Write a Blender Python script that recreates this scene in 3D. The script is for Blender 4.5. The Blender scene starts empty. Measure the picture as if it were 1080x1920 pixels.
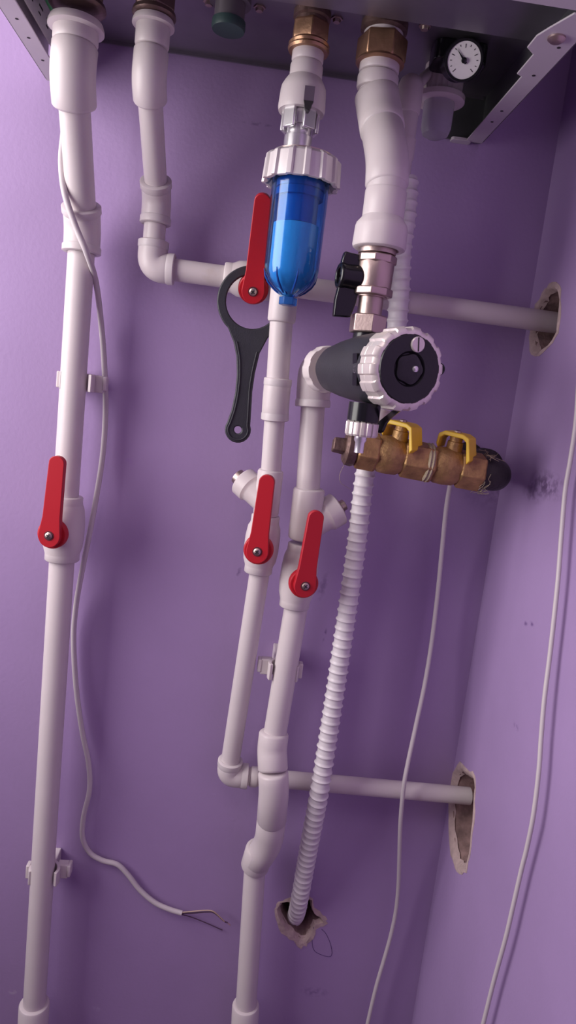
import bpy, bmesh, math, random
from mathutils import Vector as V, Matrix, noise
random.seed(7)
PI = math.pi
COL = bpy.context.scene.collection

# ------------------------------------------------------------------ camera
F = 1300.0
YAW, PIT, ROL = [math.radians(a) for a in (4.27, -9.4, 6.57)]
fw = V((math.sin(YAW)*math.cos(PIT), math.cos(YAW)*math.cos(PIT), math.sin(PIT)))
r0 = fw.cross(V((0, 0, 1))).normalized(); u0 = r0.cross(fw)
RT = math.cos(ROL)*r0 + math.sin(ROL)*u0
UP = -math.sin(ROL)*r0 + math.cos(ROL)*u0
CP = V((0, -.74, 1.45))
cam = bpy.data.cameras.new('camera'); co = bpy.data.objects.new('camera', cam); COL.objects.link(co)
m3 = Matrix((RT, UP, -fw)).transposed()
co.matrix_world = Matrix.Translation(CP) @ m3.to_4x4()
cam.sensor_fit = 'VERTICAL'; cam.sensor_height = 36; cam.lens = F/1920*36; cam.clip_start = .01
bpy.context.scene.camera = co

def P(px, py, d=0.0):
    "point on the plane that stands d metres in front of the back wall"
    v = fw + RT*((px-540)/F) - UP*((py-960)/F)
    return CP + v*((-d-CP.y)/v.y)
XW = .284                     # right wall
def S(px, py, e=0.0):
    v = fw + RT*((px-540)/F) - UP*((py-960)/F)
    return CP + v*((XW-e-CP.x)/v.x)
def W(p, w):
    "radius in metres of something w pixels wide at point p"
    return w/2*((p-CP).dot(fw))/F

# ------------------------------------------------------------------ materials
def mat(name, col, rough=.5, metal=0, spec=.5, var=0, vscale=40, bump=0, bscale=200, trans=0, ior=1.45, coat=0, sss=0, col2=None, c2scale=12, c2lo=.55, c2hi=.7):
    m = bpy.data.materials.new(name); m.use_nodes = True
    nt = m.node_tree; b = nt.nodes['Principled BSDF']; L = nt.links
    def c(x): return (x[0], x[1], x[2], 1)
    b.inputs['Base Color'].default_value = c(col)
    b.inputs['Roughness'].default_value = rough; b.inputs['Metallic'].default_value = metal
    b.inputs['Specular IOR Level'].default_value = spec
    b.inputs['Transmission Weight'].default_value = trans; b.inputs['IOR'].default_value = ior
    b.inputs['Coat Weight'].default_value = coat
    if sss:
        b.inputs['Subsurface Weight'].default_value = sss; b.inputs['Subsurface Scale'].default_value = .004
        b.inputs['Subsurface Radius'].default_value = (1, .8, .7)
    tc = nt.nodes.new('ShaderNodeTexCoord')
    src = None
    if var or col2:
        n = nt.nodes.new('ShaderNodeTexNoise'); n.inputs['Scale'].default_value = vscale; n.inputs['Detail'].default_value = 5
        L.new(tc.outputs['Object'], n.inputs['Vector'])
        r = nt.nodes.new('ShaderNodeValToRGB'); r.color_ramp.elements[0].position = .3; r.color_ramp.elements[1].position = .7
        r.color_ramp.elements[0].color = c([x*(1-var) for x in col]); r.color_ramp.elements[1].color = c([min(1, x*(1+var)) for x in col])
        L.new(n.outputs['Fac'], r.inputs['Fac']); src = r.outputs['Color']
        if col2:
            n2 = nt.nodes.new('ShaderNodeTexNoise'); n2.inputs['Scale'].default_value = c2scale; n2.inputs['Detail'].default_value = 6
            L.new(tc.outputs['Object'], n2.inputs['Vector'])
            mr = nt.nodes.new('ShaderNodeMapRange'); mr.inputs['From Min'].default_value = c2lo; mr.inputs['From Max'].default_value = c2hi
            L.new(n2.outputs['Fac'], mr.inputs['Value'])
            mx = nt.nodes.new('ShaderNodeMix'); mx.data_type = 'RGBA'
            L.new(mr.outputs['Result'], mx.inputs[0]); L.new(src, mx.inputs[6]); mx.inputs[7].default_value = c(col2)
            src = mx.outputs[2]
        L.new(src, b.inputs['Base Color'])
    if bump:
        n = nt.nodes.new('ShaderNodeTexNoise'); n.inputs['Scale'].default_value = bscale; n.inputs['Detail'].default_value = 4
        L.new(tc.outputs['Object'], n.inputs['Vector'])
        bp = nt.nodes.new('ShaderNodeBump'); bp.inputs['Strength'].default_value = bump; bp.inputs['Distance'].default_value = .002
        L.new(n.outputs['Fac'], bp.inputs['Height']); L.new(bp.outputs['Normal'], b.inputs['Normal'])
    return m

WALLC = (.375, .258, .48)
M = {}
M['pp'] = mat('white_polypropylene', (.64, .57, .58), .36, spec=.4, sss=.15, var=.02, vscale=30, col2=(.55, .46, .42), c2scale=26, c2lo=.68, c2hi=.84)
M['hose'] = mat('white_corrugated_plastic', (.70, .65, .68), .38, spec=.4, sss=.1)
M['cable'] = mat('white_cable_sheath', (.60, .54, .56), .45)
M['red'] = mat('red_plastic', (.47, .014, .026), .42, spec=.45, var=.03, vscale=20)
M['black'] = mat('black_plastic', (.013, .012, .016), .34, var=.2, bump=.1, bscale=500)
M['blackm'] = mat('charcoal_plastic', (.028, .027, .036), .5, bump=.15, bscale=700, var=.12)
M['blackg'] = mat('glossy_black_plastic', (.008, .008, .011), .22)
M['nickel'] = mat('nickel_plated_brass', (.50, .39, .36), .42, 1, bump=.08, bscale=300, var=.06)
M['satin'] = mat('satin_silver_ring', (.74, .67, .64), .34, .45, var=.03)
M['chrome'] = mat('chrome', (.80, .78, .80), .26, .8)
M['brass'] = mat('dull_brass', (.40, .235, .105), .5, .6, var=.25, vscale=90, bump=.35, bscale=420, col2=(.20, .10, .06), c2scale=60, c2lo=.5, c2hi=.75)
M['brassn'] = mat('brown_brass_nut', (.36, .21, .13), .38, .8, var=.2, vscale=70, bump=.2)
M['darknut'] = mat('dark_brown_nut', (.17, .11, .10), .42, .7, var=.2, vscale=70, bump=.2)
M['iron'] = mat('dark_cast_iron', (.16, .10, .09), .55, .7, var=.25, vscale=120, bump=.4)
M['pitch'] = mat('black_steel_pipe', (.03, .024, .028), .5, .4, var=.4, vscale=60, bump=.5)
M['hemp'] = mat('hemp_thread_seal', (.42, .34, .24), .85, bump=.6, bscale=900, var=.3)
M['yellow'] = mat('yellow_plastic', (.80, .52, .04), .42, var=.06)
M['sheet'] = mat('galvanised_sheet', (.25, .225, .27), .34, .75, var=.12, vscale=25)
M['sheetd'] = mat('dark_zinc_sheet', (.22, .23, .23), .3, .8, var=.15, vscale=25)
M['panel'] = mat('white_painted_sheet', (.52, .47, .52), .4, var=.02)
M['dark'] = mat('dark_rubber', (.025, .02, .025), .6)
M['green'] = mat('green_wire_sleeve', (.02, .30, .07), .45)
M['grey'] = mat('grey_pipe_cap', (.16, .14, .16), .45, .3)
M['dial'] = mat('white_dial', (.78, .75, .76), .5)
M['plasterR'] = mat('chipped_plaster_rim', (.50, .38, .36), .9, var=.15, vscale=120, bump=.8, bscale=160)
M['plasterD'] = mat('crumbled_mortar', (.26, .17, .16), .95, var=.35, vscale=90, bump=1, bscale=130)
M['wire'] = mat('beige_wire', (.50, .36, .28), .5)
M['wiredk'] = mat('dark_wire', (.09, .045, .09), .5)
M['copper'] = mat('bare_copper', (.75, .5, .42), .3, 1)
M['cart'] = mat('pale_blue_filter_cartridge', (.50, .80, .95), .6, bump=.2, bscale=300)
M['wood'] = mat('plain_floor', (.30, .23, .20), .5, var=.2, vscale=6)
M['blue'] = mat('clear_blue_bowl', (.24, .60, .95), .04, trans=1, ior=1.42)
M['cup'] = mat('cloudy_grey_cup', (.60, .56, .66), .25, trans=.6, ior=1.2)

def wall_mat(name, spots):
    "purple paint, fine roller texture, a few scuffs at given places"
    m = mat(name, WALLC, .48, var=.05, vscale=7, bump=.10, bscale=220, spec=.5)
    nt = m.node_tree; L = nt.links; b = nt.nodes['Principled BSDF']
    src = b.inputs['Base Color'].links[0].from_socket
    geo = nt.nodes.new('ShaderNodeNewGeometry')
    nz = nt.nodes.new('ShaderNodeTexNoise'); nz.inputs['Scale'].default_value = 150; nz.inputs['Detail'].default_value = 4
    L.new(geo.outputs['Position'], nz.inputs['Vector'])
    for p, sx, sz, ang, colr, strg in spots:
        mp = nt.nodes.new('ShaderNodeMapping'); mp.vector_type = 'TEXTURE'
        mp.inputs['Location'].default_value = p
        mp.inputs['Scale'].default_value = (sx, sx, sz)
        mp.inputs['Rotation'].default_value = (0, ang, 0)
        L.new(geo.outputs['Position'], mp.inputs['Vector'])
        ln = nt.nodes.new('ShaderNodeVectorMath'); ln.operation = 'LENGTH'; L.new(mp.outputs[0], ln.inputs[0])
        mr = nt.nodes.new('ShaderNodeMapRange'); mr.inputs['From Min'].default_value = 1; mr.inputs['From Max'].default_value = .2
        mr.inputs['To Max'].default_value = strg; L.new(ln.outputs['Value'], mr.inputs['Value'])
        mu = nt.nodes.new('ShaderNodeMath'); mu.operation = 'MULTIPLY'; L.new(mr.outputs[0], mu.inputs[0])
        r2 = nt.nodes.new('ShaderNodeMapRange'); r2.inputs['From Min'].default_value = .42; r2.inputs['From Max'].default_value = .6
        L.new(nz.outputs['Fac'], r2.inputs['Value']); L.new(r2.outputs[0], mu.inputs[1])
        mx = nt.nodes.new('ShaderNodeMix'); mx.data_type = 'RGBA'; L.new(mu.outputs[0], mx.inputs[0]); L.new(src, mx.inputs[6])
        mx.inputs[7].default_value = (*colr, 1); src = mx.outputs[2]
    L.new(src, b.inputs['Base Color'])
    return m

# ------------------------------------------------------------------ mesh helpers
def frame(a):
    a = V(a).normalized()
    t = V((0, 0, 1)) if abs(a.z) < .9 else V((0, -1, 0))
    x = t.cross(a).normalized(); return x, a.cross(x), a
def ring(bm, c, x, y, r, n, ph=0, mod=None):
    vs = []
    for i in range(n):
        a = 2*PI*i/n + ph
        k = mod(i, n) if mod else 1
        vs.append(bm.verts.new(c + x*(math.cos(a)*r*k) + y*(math.sin(a)*r*k)))
    return vs
def bridge(bm, A, B):
    n = len(A)
    for i in range(n): bm.faces.new((A[i], A[(i+1) % n], B[(i+1) % n], B[i]))
def lathe(bm, p, axis, prof, n=40, ph=0, mod=None, caps=True):
    "profile [(distance along axis, radius)]"
    x, y, a = frame(axis); p = V(p)
    R = [ring(bm, p + a*t, x, y, r, n, ph, mod) for t, r in prof]
    for A, B in zip(R, R[1:]): bridge(bm, A, B)
    if caps:
        if prof[0][1] > 1e-6: bm.faces.new(R[0][::-1])
        bm.faces.new(R[-1])
    return bm
def sweep(bm, pts, rad, n=24, caps=True):
    pts = [V(p) for p in pts]; N = len(pts)
    if not hasattr(rad, '__len__'): rad = [rad]*N
    tan = []
    for i in range(N):
        t = pts[min(i+1, N-1)] - pts[max(i-1, 0)]
        if t.length < 1e-9: t = tan[-1] if tan else V((0, 0, 1))
        tan.append(t.normalized())
    x, y, _ = frame(tan[0]); R = []
    for i in range(N):
        x = (x - tan[i]*x.dot(tan[i])).normalized(); y = tan[i].cross(x)
        R.append(ring(bm, pts[i], x, y, rad[i], n))
    for A, B in zip(R, R[1:]): bridge(bm, A, B)
    if caps: bm.faces.new(R[0][::-1]); bm.faces.new(R[-1])
    return bm
def fillet(pts, rad, k=8):
    pts = [V(p) for p in pts]; out = [pts[0]]
    for i in range(1, len(pts)-1):
        a, b, c = pts[i-1], pts[i], pts[i+1]
        u = (a-b); w = (c-b); r = min(rad, u.length*.49, w.length*.49)
        A = b + u.normalized()*r; B = b + w.normalized()*r
        for j in range(k+1):
            t = j/k; out.append((1-t)**2*A + 2*t*(1-t)*b + t*t*B)
    out.append(pts[-1]); return out
def catmull(pts, k=8):
    pts = [V(p) for p in pts]; q = [2*pts[0]-pts[1]] + pts + [2*pts[-1]-pts[-2]]; out = []
    for i in range(1, len(q)-2):
        a, b, c, d = q[i-1:i+3]
        for j in range(k):
            t = j/k
            out.append(.5*((2*b) + (c-a)*t + (2*a-5*b+4*c-d)*t*t + (3*b-a-3*c+d)*t**3))
    out.append(pts[-1]); return out
def box(bm, c, s, rot=None):
    c = V(c); vs = []
    for sx in (-1, 1):
        for sy in (-1, 1):
            for sz in (-1, 1):
                q = V((sx*s[0]/2, sy*s[1]/2, sz*s[2]/2))
                if rot: q = rot @ q
                vs.append(bm.verts.new(c+q))
    for f in ((0,1,3,2), (4,6,7,5), (0,4,5,1), (2,3,7,6), (0,2,6,4), (1,5,7,3)): bm.faces.new([vs[i] for i in f])
def prism(bm, loops, off):
    "outer loop plus hole loops (lists of 3D points), extruded by vector off"
    off = V(off); edges = []; L = []
    for lp in loops:
        vs = [bm.verts.new(p) for p in lp]; L.append(vs)
        edges += [bm.edges.new((vs[i], vs[(i+1) % len(vs)])) for i in range(len(vs))]
    if len(loops) == 1: faces = [bm.faces.new(L[0])]
    else:
        g = bmesh.ops.triangle_fill(bm, edges=edges, use_beauty=True, use_dissolve=False)
        faces = [f for f in g['geom'] if isinstance(f, bmesh.types.BMFace)]
    mp = {v: bm.verts.new(v.co + off) for lp in L for v in lp}
    for f in faces: bm.faces.new([mp[v] for v in reversed(f.verts[:])])
    for vs in L:
        for i in range(len(vs)):
            a, b = vs[i], vs[(i+1) % len(vs)]; bm.faces.new((a, b, mp[b], mp[a]))
def rrect(c, X, Y, w, h, r, k=5):
    "rounded rectangle loop, centre c, axes X,Y"
    out = []
    for sx, sy, a0 in ((1, 1, 0), (-1, 1, 90), (-1, -1, 180), (1, -1, 270)):
        for j in range(k+1):
            a = math.radians(a0 + 90*j/k)
            out.append(c + X*(sx*(w/2-r)+math.cos(a)*r) + Y*(sy*(h/2-r)+math.sin(a)*r))
    return out
def circ(c, X, Y, r, n=28): return [c + X*(math.cos(2*PI*i/n)*r) + Y*(math.sin(2*PI*i/n)*r) for i in range(n)]

def B(): return bmesh.new()
def obj(name, bm, m, parent=None, bevel=0, smooth=34, local=False):
    bmesh.ops.recalc_face_normals(bm, faces=bm.faces[:])
    me = bpy.data.meshes.new(name)
    if parent is not None and not local:
        o_ = parent; off = V((0, 0, 0))
        while o_ is not None: off += o_.location; o_ = o_.parent
        bmesh.ops.translate(bm, verts=bm.verts[:], vec=-off)
    bm.to_mesh(me); bm.free()
    me.materials.append(M[m] if isinstance(m, str) else m)
    for p in me.polygons: p.use_smooth = True
    me.set_sharp_from_angle(angle=math.radians(smooth))
    o = bpy.data.objects.new(name, me); COL.objects.link(o); o.parent = parent
    if bevel:
        b = o.modifiers.new('bevel', 'BEVEL'); b.width = bevel; b.segments = 2; b.limit_method = 'ANGLE'; b.angle_limit = math.radians(34)
    return o
def tag(o, label=None, cat=None, group=None, kind=None):
    for k, v in (('label', label), ('category', cat), ('group', group), ('kind', kind)):
        if v: o[k] = v
    return o
def thing(name, label, cat, loc, group=None):
    o = bpy.data.objects.new(name, None); COL.objects.link(o); o.empty_display_size = .02
    o.location = loc; return tag(o, label, cat, group)
def kids(o): return [c for c in COL.objects if c.parent is o]
def dup(root, parent=None):
    c = root.copy(); COL.objects.link(c); c.parent = parent
    for ch in kids(root): dup(ch, c)
    return c
def struct(name, bm, m, parent=None, bevel=0):
    o = obj(name, bm, m, parent, bevel)
    if parent is None: o['kind'] = 'structure'
    return o

# fitting helpers (all PP fittings): sockets have a rounded lip
def sock(bm, a, b, r, r2=None, n=40):
    "plain coupling from a to b"
    a, b = V(a), V(b); l = (b-a).length; r2 = r2 or r; c = min(.0028, l*.2)
    lathe(bm, a, b-a, [(0, r*.8), (0, r-c*.9), (c*.35, r-c*.3), (c, r), (l-c, r2), (l-c*.35, r2-c*.3), (l, r2-c*.9), (l, r2*.8)], n)
def bend(bm, a, k, b, r, fil=.016, n=36, collar=0):
    "elbow a -> corner k -> b"
    pts = fillet([a, k, b], fil, 10)
    d0 = (pts[1]-pts[0]).normalized(); d1 = (pts[-1]-pts[-2]).normalized(); c = .0026
    p = [pts[0], pts[0]+d0*c*.4, pts[0]+d0*c] + pts[1:-1] + [pts[-1]-d1*c, pts[-1]-d1*c*.4, pts[-1]]
    rr = [r-c, r-c*.35, r] + [r]*(len(pts)-2) + [r, r-c*.35, r-c]
    sweep(bm, p, rr, n)
    if collar:
        for q, d in ((pts[0], d0), (pts[-1], -d1)):
            lathe(bm, q, d, [(0, r+collar-.001), (.0008, r+collar), (.006, r+collar), (.0075, r)], n)

# ------------------------------------------------------------------ setting
def wall_panel(name, outer, holes, off, m):
    bm = B(); prism(bm, [outer] + holes, off); return struct(name, bm, m)
def jag(pts, k=3, amp=.0012, seed=0):
    rnd = random.Random(seed); q = catmull(pts + [pts[0]], k)[:-1]
    return [p + V((rnd.uniform(-amp, amp), rnd.uniform(-amp, amp), rnd.uniform(-amp, amp))) for p in q]
def flat(pts, ax, val):
    out = []
    for p in pts:
        p = p.copy(); p[ax] = val; out.append(p)
    return out

hb = flat(jag([P(*q) for q in ((520, 1706), (526, 1692), (545, 1690), (572, 1683), (584, 1688), (589, 1712), (604, 1722), (606, 1729), (592, 1734), (583, 1752), (572, 1768), (560, 1766), (548, 1752), (532, 1738))], 3, .001, 1), 1, 0)
hu = flat(jag([S(*q) for q in ((1030, 537), (1044, 540), (1050, 560), (1046, 610), (1036, 640), (1012, 662), (1002, 664), (995, 640), (998, 610), (1006, 575), (1018, 555))], 3, .0009, 2), 0, XW)
hl = flat(jag([S(*q) for q in ((863, 1435), (876, 1446), (889, 1458), (890, 1490), (887, 1540), (880, 1600), (874, 1629), (862, 1630), (850, 1612), (843, 1560), (843, 1500), (850, 1455))], 3, .0008, 3), 0, XW)
ZB, ZT, XL, YB = 0.0, 2.6, -.72, -2.3
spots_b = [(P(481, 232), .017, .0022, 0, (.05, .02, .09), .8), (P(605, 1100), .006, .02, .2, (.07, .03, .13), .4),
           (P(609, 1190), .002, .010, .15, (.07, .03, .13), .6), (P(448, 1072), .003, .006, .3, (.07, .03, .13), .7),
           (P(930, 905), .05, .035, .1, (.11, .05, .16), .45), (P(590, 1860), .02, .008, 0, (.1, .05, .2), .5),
           (P(240, 860), .012, .004, .8, (.35, .2, .5), .4), (P(180, 1890), .008, .004, .6, (.5, .4, .6), .7), (P(24, 1860), .006, .004, 0, (.55, .45, .6), .8)]
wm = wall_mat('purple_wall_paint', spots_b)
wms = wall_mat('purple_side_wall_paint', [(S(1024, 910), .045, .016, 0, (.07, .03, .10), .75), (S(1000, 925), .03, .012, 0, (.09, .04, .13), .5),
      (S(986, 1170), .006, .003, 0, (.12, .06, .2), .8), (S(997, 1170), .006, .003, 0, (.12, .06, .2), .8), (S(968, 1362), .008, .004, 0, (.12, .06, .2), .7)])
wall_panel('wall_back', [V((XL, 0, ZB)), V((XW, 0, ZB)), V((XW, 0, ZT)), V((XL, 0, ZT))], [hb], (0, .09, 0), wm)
wr = wall_panel('wall_right', [V((XW, YB, ZB)), V((XW, .09, ZB)), V((XW, .09, ZT)), V((XW, YB, ZT))], [hu, hl], (.09, 0, 0), wms)
wb = bpy.data.objects['wall_back']
# left wall with its window opening
WY0, WY1, WZ0, WZ1 = -.80, -.05, 1.22, 2.15
lw = [V((XL, YB, ZB)), V((XL, .09, ZB)), V((XL, .09, ZT)), V((XL, YB, ZT))]
wh = [V((XL, WY0, WZ0)), V((XL, WY1, WZ0)), V((XL, WY1, WZ1)), V((XL, WY0, WZ1))]
wall_panel('wall_left', lw, [wh], (-.12, 0, 0), wm)
bm = B(); box(bm, ((XL+XW)/2, YB-.04, ZT/2), (XW-XL+.3, .08, ZT)); struct('wall_front', bm, mat('pale_wall_paint', (.62, .56, .60), .7, bump=.1))
bm = B(); box(bm, ((XL+XW)/2, YB/2, -.03), (XW-XL+.3, -YB+.3, .06)); struct('floor', bm, 'wood')
bm = B(); box(bm, ((XL+XW)/2, YB/2, ZT+.03), (XW-XL+.3, -YB+.3, .06)); struct('ceiling', bm, mat('ceiling_paint', (.55, .50, .56), .8, bump=.1))
bm = B()
t = .05; wx = XL-.09
for c_, s_ in (((wx, (WY0+WY1)/2, WZ0+t/2), (.05, WY1-WY0, t)), ((wx, (WY0+WY1)/2, WZ1-t/2), (.05, WY1-WY0, t)),
               ((wx, WY0+t/2, (WZ0+WZ1)/2), (.05, t, WZ1-WZ0-2*t)), ((wx, WY1-t/2, (WZ0+WZ1)/2), (.05, t, WZ1-WZ0-2*t))):
    box(bm, c_, s_)
struct('window_1', bm, 'panel', bevel=.003)

# crumbled holes: a rim of chipped plaster and a rough recess running into the wall
def hole(loop, inward, wall, label, depth=.035, rim=.0045, seed=0, shrink=.62, shift=V((0, 0, 0))):
    inward = V(inward); c = sum(loop, V())/len(loop); rnd = random.Random(seed)
    n = len(loop); bm = B(); rr = [rnd.uniform(.3, 1.3) for _ in range(n)]
    def lv(k, dep, j=0):
        return [bm.verts.new(c + shift*(1-k) + (p-c)*(k if k <= 1 else 1) + ((p-c).normalized()*rim*rr[i] if k > 1 else V()) + inward*(dep + rnd.uniform(-j, j))) for i, p in enumerate(loop)]
    R = [lv(1.1, .0006), lv(1.1, -.0004), lv(1, -.0009, .0004), lv(.93, .0015, .001), lv(.86, .006, .002)]
    for A, Bq in zip(R, R[1:]): bridge(bm, A, Bq)
    o = obj('plaster_rim', bm, 'plasterR', wall, smooth=50); tag(o, label)
    bm = B()
    R = [lv(.90, .004, .001), lv(.84, .010, .003), lv(shrink+.08, .02, .003), lv(shrink, depth, .003)]
    for A, Bq in zip(R, R[1:]): bridge(bm, A, Bq)
    bm.faces.new(R[-1])
    obj('mortar_recess', bm, 'plasterD', wall, smooth=50)
hole(hb, (0, 1, 0), wb, 'crumbled plaster edge around the corrugated hose', .04, .006, 4, .66, V((-.002, 0, .008)))
hole(hu, (1, 0, 0), wr, 'chipped plaster edge of the upper hole in side wall', .04, .004, 5, .7)
hole(hl, (1, 0, 0), wr, 'chipped plaster edge of the lower hole in side wall', .03, .004, 6, .7)

# ------------------------------------------------------------------ boiler
BX0, BX1, BZ, SZ, BF = -.222, .206, 1.763, 1.7195, .262
bo = thing('gas_boiler', 'white wall-hung gas boiler seen from below, its metal underside above the pipes', 'boiler', ((BX0+BX1)/2, 0, SZ))
bm = B()
box(bm, ((BX0+BX1)/2, -.0725, BZ+.001), (BX1-BX0-.004, .135, .002)); box(bm, ((BX0+BX1)/2, -.141, BZ-.005), (BX1-BX0-.004, .0016, .0145))
box(bm, ((BX0+BX1)/2, -.195, BZ-.0115), (BX1-BX0-.004, .11, .0016))
obj('bottom_plate', bm, 'sheet', bo, .0005)
for nm, x0, s in (('side_panel', BX0, 1), ('side_panel', BX1, -1)):
    bm = B(); box(bm, (x0+s*.0007, -BF/2-.003, (SZ+2.45)/2), (.0014, BF-.012, 2.45-SZ))
    # bottom return flange, wider at the front with a step, and a tab by the wall
    X = V((s, 0, 0)); Y = V((0, -1, 0)); o_ = V((x0, 0, SZ))
    lp = [(0, .006), (.017, .006), (.017, .15), (.022, .153), (.022, .185), (.030, .193), (.030, .21), (.026, .222), (.018, .243), (0, .243)] if s < 0 else [(0, .006), (.017, .006), (.017, .24), (0, .24)]
    prism(bm, [[o_ + X*a + Y*b for a, b in lp]], (0, 0, .0014))
    sp = obj(nm, bm, 'panel', bo, .0005)
    if s < 0:
        bm = B(); prism(bm, [rrect(V((x0-.022, -.005, SZ-.001)), V((1, 0, 0)), V((0, 1, 0)), .020, .010, .003)], (0, 0, .003)); obj('corner_tab', bm, 'panel', sp, .0004)
    for d_ in ((.06, .085, .155, .2) if s < 0 else (.02, .05, .09, .12)):
        bm = B(); lathe(bm, (x0+s*.009, -d_, SZ+.0004), (0, 0, -1), [(0, .0014), (.0006, .0014)], 16); obj('punched_hole', bm, 'dark', sp)
bm = B(); lathe(bm, (BX1-.016, -.212, SZ), (0, 0, -1), [(0, .0062), (.0012, .0062), (.003, .004), (.0034, .0015)], 20); obj('screw', bm, 'nickel', bo)
bm = B(); lathe(bm, (BX0+.006, -.006, SZ), (0, 0, -1), [(0, .003), (.004, .003), (.006, .001)], 16); obj('screw', bm, 'nickel', bo)
bm = B(); box(bm, ((BX0+BX1)/2, -BF+.001, (SZ+2.46)/2), (BX1-BX0+.004, .0016, 2.46-SZ)); box(bm, ((BX0+BX1)/2, -BF+.009, SZ+.0015), (BX1-BX0+.0, .016, .0015))
obj('front_cover', bm, 'panel', bo, .0006)
bm = B(); box(bm, ((BX0+BX1)/2, -BF/2, 2.45), (BX1-BX0, BF, .002)); obj('top_panel', bm, 'panel', bo)
bm = B(); box(bm, ((BX0+BX1)/2, -.005, 2.1), (BX1-BX0-.01, .002, .68)); obj('back_panel', bm, 'sheet', bo)
bm = B(); box(bm, (BX1-.020, -.004, 1.743), (.038, .0016, .046)); box(bm, (BX1-.0022, -.12, 1.743), (.0012, .235, .044)); obj('inner_bracket', bm, 'sheetd', bo, .0004)
for px, py in ((487, 13), (632, 34), (797, 48), (392, 2)):
    v = P(px, py, 0)-CP; q = CP + v*((BZ-CP.z)/v.z)
    bm = B(); lathe(bm, q, (0, 0, -1), [(0, .005), (.001, .005), (.0012, .0036), (.0035, .003), (.0038, .001)], 6 if px != 797 else 20); obj('screw', bm, 'nickel', bo)
# green and white label board with a green wire by the left side
bm = B(); box(bm, (BX0+.012, -.10, BZ-.014), (.0015, .17, .024)); lb = obj('data_plate', bm, 'dial', bo)
for k in range(5):
    bm = B(); box(bm, (BX0+.0129, -.03-.022*k, BZ-.012), (.0004, .010, .0015)); box(bm, (BX0+.0129, -.033-.022*k, BZ-.018), (.0004, .006, .0012)); obj('print_mark', bm, 'dark', lb)
bm = B(); sweep(bm, catmull([V((BX0+.022, -.02, BZ-.008)), V((BX0+.024, -.06, BZ-.014)), V((BX0+.022, -.12, BZ-.010)), V((BX0+.024, -.15, BZ-.012))]), .0026, 12); obj('green_wire', bm, 'green', bo)

# pressure gauge
g = P(870, 113, .116)
gt = thing('pressure_gauge', 'round white pressure gauge in a black holder under the boiler', 'gauge', g)
n_ = (CP-g).normalized(); n_ = (n_ + V((0, -.2, -.15))).normalized(); gx, gy, _ = frame(n_)
gx = (RT - n_*RT.dot(n_)).normalized(); gy = n_.cross(gx)
bm = B(); gr = .0145; lathe(bm, g-n_*.016, n_, [(0, gr), (.002, gr+.0015), (.015, gr+.0015), (.017, gr+.0008), (.017, gr-.001), (.0155, gr-.0012)], 40); obj('bezel', bm, 'blackg', gt)
bm = B(); lathe(bm, g, n_, [(-.001, gr-.0006), (.0004, gr-.0008)], 40); face = obj('dial', bm, 'dial', gt)
bm = B(); a = math.radians(130); dv = gx*math.cos(a)+gy*math.sin(a); pv = n_.cross(dv)
prism(bm, [[g+n_*.0012+dv*.011, g+n_*.0012+pv*.0011-dv*.003, g+n_*.0012-pv*.0011-dv*.003]], n_*.0004)
lathe(bm, g+n_*.0008, n_, [(0, .0022), (.0016, .0022), (.002, .001)], 16); obj('needle', bm, 'blackg', gt)
for k in range(13):
    a = math.radians(225-270*k/12); dv = gx*math.cos(a)+gy*math.sin(a); pv = n_.cross(dv); l = .0028 if k % 3 == 0 else .0014
    bm = B(); c_ = g+n_*.0005
    prism(bm, [[c_+dv*.0115+pv*.00025, c_+dv*.0115-pv*.00025, c_+dv*(.0115-l)-pv*.00025, c_+dv*(.0115-l)+pv*.00025]], n_*.0002); obj('tick_mark', bm, 'dark', face)
bm = B(); prism(bm, [rrect(V((g.x+.001, -.088, BZ)), V((1, 0, 0)), V((0, 1, 0)), .046, .030, .008)], (0, 0, -.016))
lathe(bm, g+n_*.001+V((0, .024, .007)), V((0, -1, 0)), [(0, .015), (.010, .015), (.012, .0135)], 36)
obj('holder', bm, 'blackg', gt, .001)

# condensate trap: white ribbed ring and cloudy cup
tc_ = V((.1475, -.052, BZ))
tt = thing('condensate_trap', 'white ribbed plastic ring with a cloudy cup hanging below the boiler', 'trap', tc_)
bm = B(); rr_ = .0200
lathe(bm, tc_+V((0, 0, .0)), (0, 0, -1), [(0, .017), (.012, .017)], 40)
lathe(bm, tc_+V((0, 0, -.010)), (0, 0, -1), [(0, rr_-.004), (.001, rr_-.001), (.016, rr_-.001)], 96, mod=lambda i, n: 1+.02*(1 if (i//2) % 2 else -1))
lathe(bm, tc_+V((0, 0, -.0255)), (0, 0, -1), [(0, rr_), (.0005, rr_+.0028), (.005, rr_+.0028), (.006, rr_+.001), (.006, rr_-.006), (.002, rr_-.007)], 48)
obj('collar', bm, 'pp', tt)
bm = B(); lathe(bm, tc_+V((0, 0, -.024)), (0, 0, -1), [(0, .0145), (.030, .0138), (.035, .0118), (.0375, .007), (.038, .001)], 40); obj('cup', bm, 'cup', tt)
# capped outlet at the top
q = V((-.0475, -.107, BZ))
ct = thing('outlet_cap', 'short grey pipe stub capped in dark green, between the second and third boiler pipes', 'cap', q)
bm = B(); lathe(bm, q, (0, 0, -1), [(0, .017), (.003, .017), (.003, .0125), (.020, .0125), (.020, .0115)], 32); obj('stub', bm, 'grey', ct)
bm = B(); lathe(bm, q+V((0, 0, -.016)), (0, 0, -1), [(0, .0138), (.005, .0140), (.007, .0132), (.007, .001)], 32); obj('cap', bm, mat('dark_green_cap', (.03, .06, .06), .5), ct)

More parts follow.
